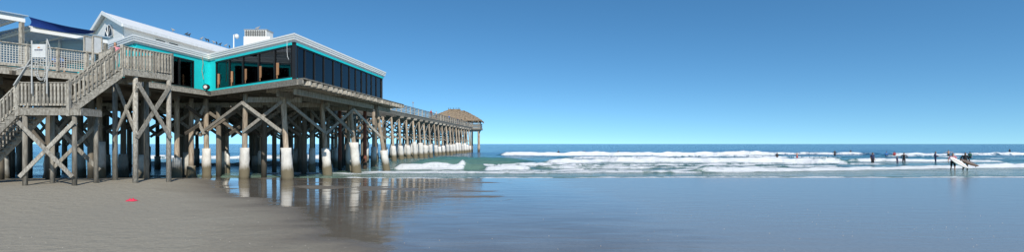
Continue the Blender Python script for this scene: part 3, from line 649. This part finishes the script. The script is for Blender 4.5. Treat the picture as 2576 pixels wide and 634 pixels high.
for Y in ar(64.5,134,3.5):
    for o, side in ((-.35,'right'),(-2.4,'middle'),(-4.5,'left')):
        x = pl(Y)+o+random.uniform(-.1,.1); i += 1
        lean = {'right':.55,'middle':.05,'left':-.5}[side]
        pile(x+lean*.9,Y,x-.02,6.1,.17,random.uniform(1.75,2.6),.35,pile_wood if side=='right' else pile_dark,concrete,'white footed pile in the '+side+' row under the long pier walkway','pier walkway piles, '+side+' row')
    MB().beam((pl(Y)+.35,Y-.02,6.1),(pl(Y)-5.2,Y-.02,6.1),.28,.3).build('cap_beam', wood_light, wk)
    brace((pl(Y)-.3,Y),(pl(Y)-4.6,Y),3.0,5.8,'crossed boards in the bents under the long pier walkway',wood_grey,'pier walkway braces',off=.25)
    if Y < 130: brace((pl(Y)-.2,Y),(pl(Y+3.5)-.2,Y+3.5),3.4,5.9,'lengthwise diagonal board along the pier walkway piles',wood_grey,'pier walkway lengthwise braces',both=False,off=-.22)

# pavilion
pv = thing('thatched_pavilion', 'open pavilion with a shaggy thatched hip roof at the end of the pier', 'pavilion', (-15.7,141,PD))
cxp, cyp = -15.7, 141.0; hx, hy = 7.5, 5.2
MB().box((cxp,cyp,PD-.3),(14.6,11,.6)).build('floor', wood_grey, pv)
m = MB(); rings = 12; nn = 96; vs = []
def rect(u, ax, ay):
    u *= 4; k = int(u)%4; f = u-int(u)
    return [(-ax+2*ax*f,-ay),(ax,-ay+2*ay*f),(ax-2*ax*f,ay),(-ax,ay-2*ay*f)][k]
for j in range(rings+1):
    t = j/rings; ax = hx*(1-t)+2.4*t; ay = hy*(1-t)+.15*t; z = 8.6+2.95*t**.8
    for i in range(nn):
        x, y = rect(i/nn, ax, ay); jj = random.uniform(-.13,.13)
        vs.append((cxp+x+jj, cyp+y+jj, z+random.uniform(-.16,.16)+(.25*math.sin(i*1.7) if j == 0 else 0)))
m.add(vs, [(j*nn+i,j*nn+(i+1)%nn,j*nn+nn+(i+1)%nn,j*nn+nn+i) for j in range(rings) for i in range(nn)]+[tuple(range(rings*nn,rings*nn+nn))])
for i in range(240):
    x, y = rect(i/240, hx+.05, hy+.05); w = .14; l = random.uniform(.3,.8); dx = 1 if abs(y) > hy else 0
    q = Vector((cxp+x,cyp+y,8.75)); e = Vector((w,0,0)) if dx else Vector((0,w,0)); m.add([q-e,q+e,q+Vector((x*.02,y*.02,-l))], [(0,1,2)])
m.build('thatched_roof', thatch, pv)
MB().beam((cxp-1.9,cyp,11.7),(cxp+1.5,cyp,11.7),1.0,.6).build('ridge_cap', thatch, pv)
for x in ls(-6.7,6.7,7):
    for y in (-4.6,4.6): MB().cyl((cxp+x,cyp+y,PD),(cxp+x,cyp+y,9.2),.12,.12,8).build('post', wood_grey, pv)
for y in (-4.6,4.6): MB().beam((cxp-6.9,cyp+y,8.6),(cxp+6.9,cyp+y,8.6),.15,.28).build('beam', wood_grey, pv)
for y in (-5.4,5.4):
    for z in (.25,.5,.75,1.05): MB().beam((cxp-7.2,cyp+y,PD+z),(cxp+7.2,cyp+y,PD+z),.06,.14).build('rail', wood_light, pv)
for z in (.25,.5,.75,1.05): MB().beam((cxp+7.2,cyp-5.4,PD+z),(cxp+7.2,cyp+5.4,PD+z),.06,.14).build('rail', wood_light, pv)
for x in ls(-7.2,7.2,8): MB().box((cxp+x,cyp-5.4,PD+.55),(.12,.12,1.1)).build('rail_post', wood_light, pv)
MB().box((cxp,cyp+1,PD+.6),(7.5,2,1.2)).build('bar_counter', wood_dark, pv); MB().box((cxp-.5,cyp+2.2,PD+1.1),(6.0,.2,2.2)).build('back_wall', wood_dark, pv)
MB().box((cxp,cyp,6.0),(14.2,.4,.5)).build('cap_beam', wood_grey, pv); MB().box((cxp,cyp-4.8,6.0),(14.2,.4,.5)).build('cap_beam', wood_grey, pv)
for x in (-6.6,-4.7,-2.8,-.9,1.0,2.9,4.8,6.7):
    for y in (-4.8,0): pile(cxp+x,cyp+y,None,5.9,.18,(1.9 if x < 4 else None),.42,pile_wood,concrete,'tall thin pile under the thatched pavilion','pavilion piles')
for x in (-1.7,-1.2,-.4,.3,.9,1.3):
    bird((cxp+x,cyp-.1,11.98), random.uniform(0,6), 'tiny bird perched on top of the thatched roof', bird_dark, 'birds on the thatched roof', 1.0)
for (Y, o, lab, cl) in ((92,-.7,'pier visitor in a red shirt leaning at the walkway railing, nearest of three',c_red),(97,-.9,'pier visitor in a white shirt on the walkway, middle of three',c_white),(108,-.7,'pier visitor in a blue shirt on the walkway, farthest of three',c_blue),(120,-1.1,'pier visitor in dark clothes close to the thatched pavilion',c_navy)):
    person(lab, (pl(Y)+o,Y,PD), 60, 1.75, 'stand', skin1, [('shirt',cl),('shorts',c_navy)], hair_d)
po = thing('pier_lamp_post','slim pole rising from the pier railing','pole',(pl(79)-.4,79,PD)); MB().cyl((pl(79)-.4,79,PD),(pl(79)-.4,79,PD+1.9),.06,.05,8).build('pole', metal_grey, po); MB().box((pl(79)-.4,79,PD+1.98),(.25,.25,.16)).build('lamp_head', metal_grey, po)

# ------------------------------------------------------------------ noise for sea and sand
def hsh(i, j, s): v = np.sin(i*127.1+j*311.7+s*74.7)*43758.5453; return v-np.floor(v)
def vn(x, y, s=0):
    xi = np.floor(x); yi = np.floor(y); fx = x-xi; fy = y-yi; fx = fx*fx*(3-2*fx); fy = fy*fy*(3-2*fy)
    return (hsh(xi,yi,s)*(1-fx)+hsh(xi+1,yi,s)*fx)*(1-fy)+(hsh(xi,yi+1,s)*(1-fx)+hsh(xi+1,yi+1,s)*fx)*fy
def fb_(x, y, s=0): return vn(x,y,s)*.5+vn(x*2.1,y*2.1,s+1)*.28+vn(x*4.3,y*4.3,s+2)*.22
def grid(name, X, Y, Z, mat, attrs):
    nr, nc = X.shape; co = np.stack([X,Y,Z],-1).reshape(-1,3).astype(np.float32)
    i = np.arange(nr*nc).reshape(nr,nc); f = np.stack([i[:-1,:-1],i[:-1,1:],i[1:,1:],i[1:,:-1]],-1).reshape(-1,4).astype(np.int32)
    me = bpy.data.meshes.new(name); me.vertices.add(len(co)); me.vertices.foreach_set('co', co.ravel())
    me.loops.add(f.size); me.loops.foreach_set('vertex_index', f.ravel()); me.polygons.add(len(f))
    me.polygons.foreach_set('loop_start', np.arange(0,f.size,4,dtype=np.int32)); me.polygons.foreach_set('loop_total', np.full(len(f),4,dtype=np.int32))
    me.polygons.foreach_set('use_smooth', np.ones(len(f),dtype=bool)); me.update(calc_edges=True)
    for n, a in attrs.items():
        at_ = me.attributes.new(n,'FLOAT','POINT'); at_.data.foreach_set('value', a.ravel().astype(np.float32))
    me.materials.append(mat); o = bpy.data.objects.new(name, me); COL.objects.link(o); return o

# sand
m, t, b = nt('beach sand'); N = t.nodes; L = t.links
def node(ty, **k):
    n = N.new(ty)
    for a, v in k.items(): n.inputs[a].default_value = v
    return n
def link(a, o, c, i): L.new(a.outputs[o], c.inputs[i])
tc = N.new('ShaderNodeTexCoord')
at1 = N.new('ShaderNodeAttribute'); at1.attribute_name = 'wet'
mpn = N.new('ShaderNodeMapping'); mpn.inputs['Scale'].default_value=(.7,1.6,1); link(tc,'Object',mpn,0)
n1 = node('ShaderNodeTexNoise', Scale=.5, Detail=7, Roughness=.6); link(mpn,0,n1,'Vector')
nm = node('ShaderNodeMath'); nm.operation = 'MULTIPLY_ADD'; nm.inputs[1].default_value = .50; nm.inputs[2].default_value = -.25; link(n1,'Fac',nm,0)
ad = N.new('ShaderNodeMath'); ad.operation = 'ADD'; link(at1,'Fac',ad,0); link(nm,0,ad,1)
rc = N.new('ShaderNodeValToRGB'); e = rc.color_ramp.elements; e[0].position = .05; e[0].color = (.295,.264,.205,1); e[1].position = .92; e[1].color = (.25,.25,.235,1)
x = e.new(.30); x.color = (.235,.207,.158,1); x = e.new(.52); x.color = (.165,.14,.108,1); x = e.new(.72); x.color = (.165,.138,.105,1); link(ad,0,rc,0)
n2 = node('ShaderNodeTexNoise', Scale=9.0, Detail=8, Roughness=.7); link(tc,'Object',n2,'Vector')
mr = node('ShaderNodeMapRange'); mr.inputs[1].default_value=.3; mr.inputs[2].default_value=.7; mr.inputs[3].default_value=.84; mr.inputs[4].default_value=1.10; link(n2,'Fac',mr,0)
mu = N.new('ShaderNodeMix'); mu.data_type='RGBA'; mu.blend_type='MULTIPLY'; mu.inputs[0].default_value=1; link(rc,0,mu,6); link(mr,0,mu,7); link(mu,2,b,'Base Color')
rr = N.new('ShaderNodeValToRGB'); e = rr.color_ramp.elements; e[0].position=.42; e[0].color=(.95,.95,.95,1); e[1].position=.97; e[1].color=(.17,.17,.17,1); x = e.new(.62); x.color=(.07,.07,.07,1); x = e.new(.80); x.color=(.07,.07,.07,1); link(ad,0,rr,0); link(rr,0,b,'Roughness')
n3 = node('ShaderNodeTexNoise', Scale=2.6, Detail=7, Roughness=.6); link(tc,'Object',n3,'Vector')
b1 = node('ShaderNodeBump', Distance=.12); link(n3,'Fac',b1,'Height')
inv = N.new('ShaderNodeMapRange'); inv.inputs[1].default_value=.2; inv.inputs[2].default_value=.58; inv.inputs[3].default_value=.7; inv.inputs[4].default_value=0; link(ad,0,inv,0); link(inv,0,b1,'Strength')
mp = N.new('ShaderNodeMapping'); mp.inputs['Scale'].default_value=(.5,1.4,1); mp.inputs['Rotation'].default_value=(0,0,.12); link(tc,'Object',mp,0)
n4 = node('ShaderNodeTexNoise', Scale=1.5, Detail=2.5, Distortion=.7); link(mp,0,n4,'Vector')
b2 = node('ShaderNodeBump', Strength=.18, Distance=.05); link(n4,'Fac',b2,'Height'); link(b1,0,b2,'Normal'); link(b2,0,b,'Normal')
b.inputs['IOR'].default_value = 1.40
sand_mat = m
X, Y = np.meshgrid(np.arange(-95,120,.45), np.arange(-25,62,.45))
Z = sandz(X,Y)+.03*(fb_(X*.5,Y*.5,3)-.5)*sst((-X-3-(Y-10.7)*.55)/5)
bd = -2.8-(Y-10.7)*.80+1.3*(fb_(X*.25,Y*.25,9)-.5)*2
bd = np.where(Y < 10.7, -2.8, bd)
wet = np.clip(.52+(X-bd)/7.0, 0, .76)
wet = wet-.22*sst((2-X)/3)*sst((Y-17)/4)*sst((X-bd-2)/3)*sst((fb_(X*.3,Y*1.1,17)-.44)/.22)
wet = np.maximum(wet, .8*sst((Y-33.2)/1.5))+.30*sst((X+1-(30-Y)*.12)/7)
tag(grid('sand', X, Y, Z, sand_mat, {'wet': wet}), 'beach sand, dry on the left and wet and shining on the right', 'beach', kind='structure')

# sea
m, t, b = nt('sea water'); N = t.nodes; L = t.links
tc = N.new('ShaderNodeTexCoord')
af = N.new('ShaderNodeAttribute'); af.attribute_name='foam'; ash = N.new('ShaderNodeAttribute'); ash.attribute_name='shallow'
cr = N.new('ShaderNodeValToRGB'); e = cr.color_ramp.elements; e[0].color=(.010,.085,.18,1); e[1].color=(.12,.19,.145,1); x = e.new(.45); x.color=(.032,.135,.145,1); link(ash,'Fac',cr,0); link(cr,0,b,'Base Color')
b.inputs['Roughness'].default_value=.12; b.inputs['IOR'].default_value=1.33
mp = N.new('ShaderNodeMapping'); mp.inputs['Scale'].default_value=(.5,1,1); link(tc,'Object',mp,0)
w1 = node('ShaderNodeTexNoise', Scale=1.1, Detail=6, Roughness=.6); link(mp,0,w1,'Vector')
w2 = node('ShaderNodeTexNoise', Scale=.16, Detail=4); link(mp,0,w2,'Vector')
bb1 = node('ShaderNodeBump', Strength=.8, Distance=.4); link(w1,'Fac',bb1,'Height')
bb2 = node('ShaderNodeBump', Strength=.6, Distance=1.6); link(w2,'Fac',bb2,'Height'); link(bb1,0,bb2,'Normal'); link(bb2,0,b,'Normal')
fm = N.new('ShaderNodeBsdfPrincipled'); fm.inputs['Base Color'].default_value=(.80,.82,.83,1); fm.inputs['Roughness'].default_value=.9
fn = node('ShaderNodeTexNoise', Scale=1.0, Detail=9, Roughness=.72); link(mp,0,fn,'Vector')
fbp = node('ShaderNodeBump', Strength=1.0, Distance=.7); link(fn,'Fac',fbp,'Height'); link(fbp,0,fm,'Normal')
fx = N.new('ShaderNodeMath'); fx.operation='MULTIPLY_ADD'; fx.inputs[1].default_value=2.0; fx.inputs[2].default_value=-.50; link(fn,'Fac',fx,0)
s1_ = N.new('ShaderNodeMath'); s1_.operation='ADD'; link(fx,0,s1_,0); link(af,'Fac',s1_,1)
s2_ = N.new('ShaderNodeMapRange'); s2_.inputs[1].default_value=.97; s2_.inputs[2].default_value=1.24; link(s1_,0,s2_,0)
mix = N.new('ShaderNodeMixShader'); link(s2_,0,mix,0); link(b,0,mix,1); link(fm,0,mix,2); L.new(mix.outputs[0], N['Material Output'].inputs['Surface'])
sea_mat = m
ya = np.concatenate([np.arange(31,128,.22), np.geomspace(128.5,12000,75)]); ra = np.linspace(-1.5,1.5,760)
R, Y = np.meshgrid(ra, ya); X = R*Y
Z = .035+.05*(fb_(X*.35,Y*.6,5)-.5)*sst((Y-36)/10)+.13*np.sin(Y*.33+.8*fb_(X*.06,Y*.05,8)*6)*sst((Y-46)/20)*np.exp(-Y/400)
F = np.zeros_like(Z)
def breaker(xa, xb, y0, h, depth, amp=1.2, foam=1.0, front=.5, soft=3.0, seed=0, slope=0):
    ri = np.where((ya > y0-13) & (ya < y0+18))[0]; S = slice(ri[0], ri[-1]+1); x = X[S]; y = Y[S]
    yc = y0+amp*(fb_(x*.09,x*0,seed)-.5)*2+slope*(x-xa)+.5*amp*(fb_(x*.5,x*0,seed+13)-.5); v = y-yc
    env = sst((x-xa)/soft)*sst((xb-x)/soft)
    hh = h*(.40+1.0*fb_(x*.2,x*0+3,seed+4)); prof = np.where(v < hh*1.1, sst(v/(hh*1.1)), np.exp(-np.clip(v-hh*1.1,0,99)/(5*h)))
    br = .50+.9*fb_(x*.35,y*.6,seed+7)
    band = sst((v+front)/front)*sst((depth-v)/(depth*.6))
    ff = env*band*foam*np.clip(br,0,1.1)
    Z[S] += env*hh*prof+ff*.4*h*(fb_(x*.8,y*1.1,seed+9)-.35); F[S] = np.maximum(F[S], ff)
breaker(-4,53,99,.85,2.0,1.6,1.05,.8,4,1)
breaker(50,80,108,.45,1.5,2,.75,.6,6,2)
breaker(-12,120,150,.7,3,3,.0,1,10,3)
breaker(72,112,101,.6,2.0,2,.85,.8,6,4)
breaker(2,42,61,.58,1.6,1.3,1.05,.7,4,5)
breaker(42,66,67,.34,1.0,1.3,.9,.6,4,15)
breaker(-14,4,66,.55,1,1,.0,1,6,6)
breaker(-13,4,54,.5,1,1,.0,1,5,66)
breaker(-10.6,-3.6,43.6,.58,1.6,.6,1.1,.7,1.0,7)
breaker(-5,-2,44.2,.55,1,.4,.0,1,.8,8)
breaker(-2.9,2.2,43.6,.52,1.5,.6,1.05,.7,1.2,9)
breaker(1,14,46,.28,.8,1.0,.85,.5,3,10)
breaker(13,66,39.4,.30,1.0,.7,1.1,.6,3,11,.28)
breaker(-40,-18,52,.4,2,1,.8,1,3,12); breaker(-60,-20,80,.6,2.5,1.5,.8,1,4,13)
# long thin foam lines
breaker(-14,17,39.6,.13,.45,.9,.98,.35,3,14,-.01)
breaker(-9,30,51.5,.16,.38,1.2,.92,.3,6,16,.02)
breaker(4,28,47,.13,.38,.9,.92,.3,5,17,.05)
breaker(4,34,76,.22,.55,1.6,.92,.4,8,18)
breaker(10,60,87,.22,.55,2.0,.88,.4,10,19)
breaker(16,44,54.5,.14,.38,1.0,.88,.3,6,20,.05)
breaker(-20,-9,38.3,.10,.4,.5,.95,.3,2,21)
breaker(-3,22,41.6,.12,.4,.7,.92,.3,4,22,.03)
rs = random.Random(5)
for i in range(14):
    y0 = rs.choice((rs.uniform(40,58),rs.uniform(50,80),rs.uniform(68,120))); w_ = rs.uniform(6,18)*y0/60; xc = rs.uniform(-.2,1.0)*y0
    if 33 < xc+w_/2 and xc-w_/2 < 62 and 50 < y0 < 72 or (y0 < 48 and xc+w_/2 > 30): continue
    breaker(xc-w_/2,xc+w_/2,y0,rs.uniform(.08,.18),rs.uniform(.3,.5),rs.uniform(.5,1.2),rs.uniform(.65,.9),rs.uniform(.25,.4),w_*.3,40+i*3,rs.uniform(-.04,.06))
shore = 34.4+1.6*sst((-X-13)/4)+1.1*(fb_(X*.12,X*0,21)-.5)*2+.5*(fb_(X*.5,X*0,22)-.5)
vs_ = Y-shore
Z = Z-.30*sst((.7-vs_)/1.6)
F = np.maximum(F, sst((X+13)/3)*sst((vs_+.5)/.4)*sst((.8-vs_)/.6)*(.50+.6*fb_(X*.3,Y*.2,30)))
zone = sst((Y-35)/4)*sst((75-Y)/25); F = np.maximum(F, zone*np.clip(1.9*(fb_(X*.10,Y*.9,40)-.50),0,.45))
far = sst((Y-75)/30)*sst((150-Y)/40); F = np.maximum(F, far*np.clip(1.5*(fb_(X*.05,Y*.25,44)-.58),0,.35))
sh = np.clip(1.05-(Y-33)/80, 0, 1)**1.1
tag(grid('sea', X, Y, Z, sea_mat, {'foam': F, 'shallow': sh}), 'blue green sea with white breakers rolling toward the beach', 'sea', kind='structure')

# shells and the red cloth
m = MB()
for i in range(150):
    y = random.uniform(475,634); x = random.uniform(0,2576); Y = gnd(y); X = px(x,Y); z = float(sandz(X,Y)); r = random.uniform(.006,.014); a = random.uniform(0,6)
    m.add([(X+math.cos(a+k*1.047)*r*(1+.3*(k%2)),Y+math.sin(a+k*1.047)*r,z+.004) for k in range(6)]+[(X,Y,z+.012)], [(k,(k+1)%6,6) for k in range(6)])
tag(m.build('shells', shell_mat), 'scattered small pale shell fragments on the sand', 'shells', kind='stuff')
m = MB(); cy = gnd(497,.15); cx = px(331,cy); cz = float(sandz(cx,cy)); n = 14; vs = []
for j in range(n+1):
    for i in range(n+1):
        u, v = i/n*2-1, j/n*2-1; e = max(0,1-(u*u+v*v*.9)**1.2)
        vs.append((cx+u*.20+random.uniform(-.012,.012), cy+v*.16+random.uniform(-.012,.012), cz+.012+e*(.03+.07*abs(math.sin(u*5+v*3))+random.uniform(0,.02))))
m.add(vs, [(j*(n+1)+i,j*(n+1)+i+1,(j+1)*(n+1)+i+1,(j+1)*(n+1)+i) for j in range(n) for i in range(n)])
tag(m.build('crumpled_cloth', red_cloth, None, True), 'small crumpled bright pink red cloth lying alone on the dry sand', 'cloth')

# ------------------------------------------------------------------ world, sun, camera
w = bpy.data.worlds.new('World'); scene.world = w; w.use_nodes = True; N = w.node_tree.nodes; L = w.node_tree.links
bg = N['Background']; tc = N.new('ShaderNodeTexCoord'); mp = N.new('ShaderNodeMapping'); mp.inputs['Scale'].default_value=(1,1,1.6); mp.inputs['Location'].default_value=(0,0,.11)
L.new(tc.outputs['Generated'], mp.inputs[0]); nv = N.new('ShaderNodeVectorMath'); nv.operation='NORMALIZE'; L.new(mp.outputs[0], nv.inputs[0])
sky = N.new('ShaderNodeTexSky'); sky.sky_type='NISHITA'; sky.sun_disc=False
EL, AZ = math.radians(37), math.radians(156)
sky.sun_elevation=EL; sky.sun_rotation=AZ; sky.air_density=1.0; sky.dust_density=.1; sky.ozone_density=2.6
L.new(nv.outputs[0], sky.inputs[0])
hs = N.new('ShaderNodeHueSaturation'); hs.inputs['Saturation'].default_value=1.22; L.new(sky.outputs[0], hs.inputs['Color'])
ti = N.new('ShaderNodeMix'); ti.data_type='RGBA'; ti.blend_type='MULTIPLY'; ti.inputs[0].default_value=1; ti.inputs[7].default_value=(.90,1.08,1.04,1); L.new(hs.outputs[0], ti.inputs[6]); L.new(ti.outputs[2], bg.inputs['Color']); bg.inputs['Strength'].default_value=.15
sd = Vector((math.sin(AZ)*math.cos(EL), math.cos(AZ)*math.cos(EL), math.sin(EL)))
l = bpy.data.lights.new('sun','SUN'); l.energy=4.8; l.angle=math.radians(.5); l.color=(1,.95,.87)
lo_ = bpy.data.objects.new('sun', l); COL.objects.link(lo_); lo_.rotation_euler = sd.to_track_quat('Z','Y').to_euler(); lo_.location=(0,-20,40)
cam = bpy.data.cameras.new('camera'); cam.lens=18; cam.sensor_width=36; cam.shift_y=.01775; cam.clip_end=30000; cam.clip_start=.1
co = bpy.data.objects.new('camera', cam); COL.objects.link(co); co.location=(0,0,H); co.rotation_euler=(math.radians(90),0,0); scene.camera=co
scene.view_settings.view_transform='Standard'; scene.view_settings.look='None'; scene.view_settings.exposure=0
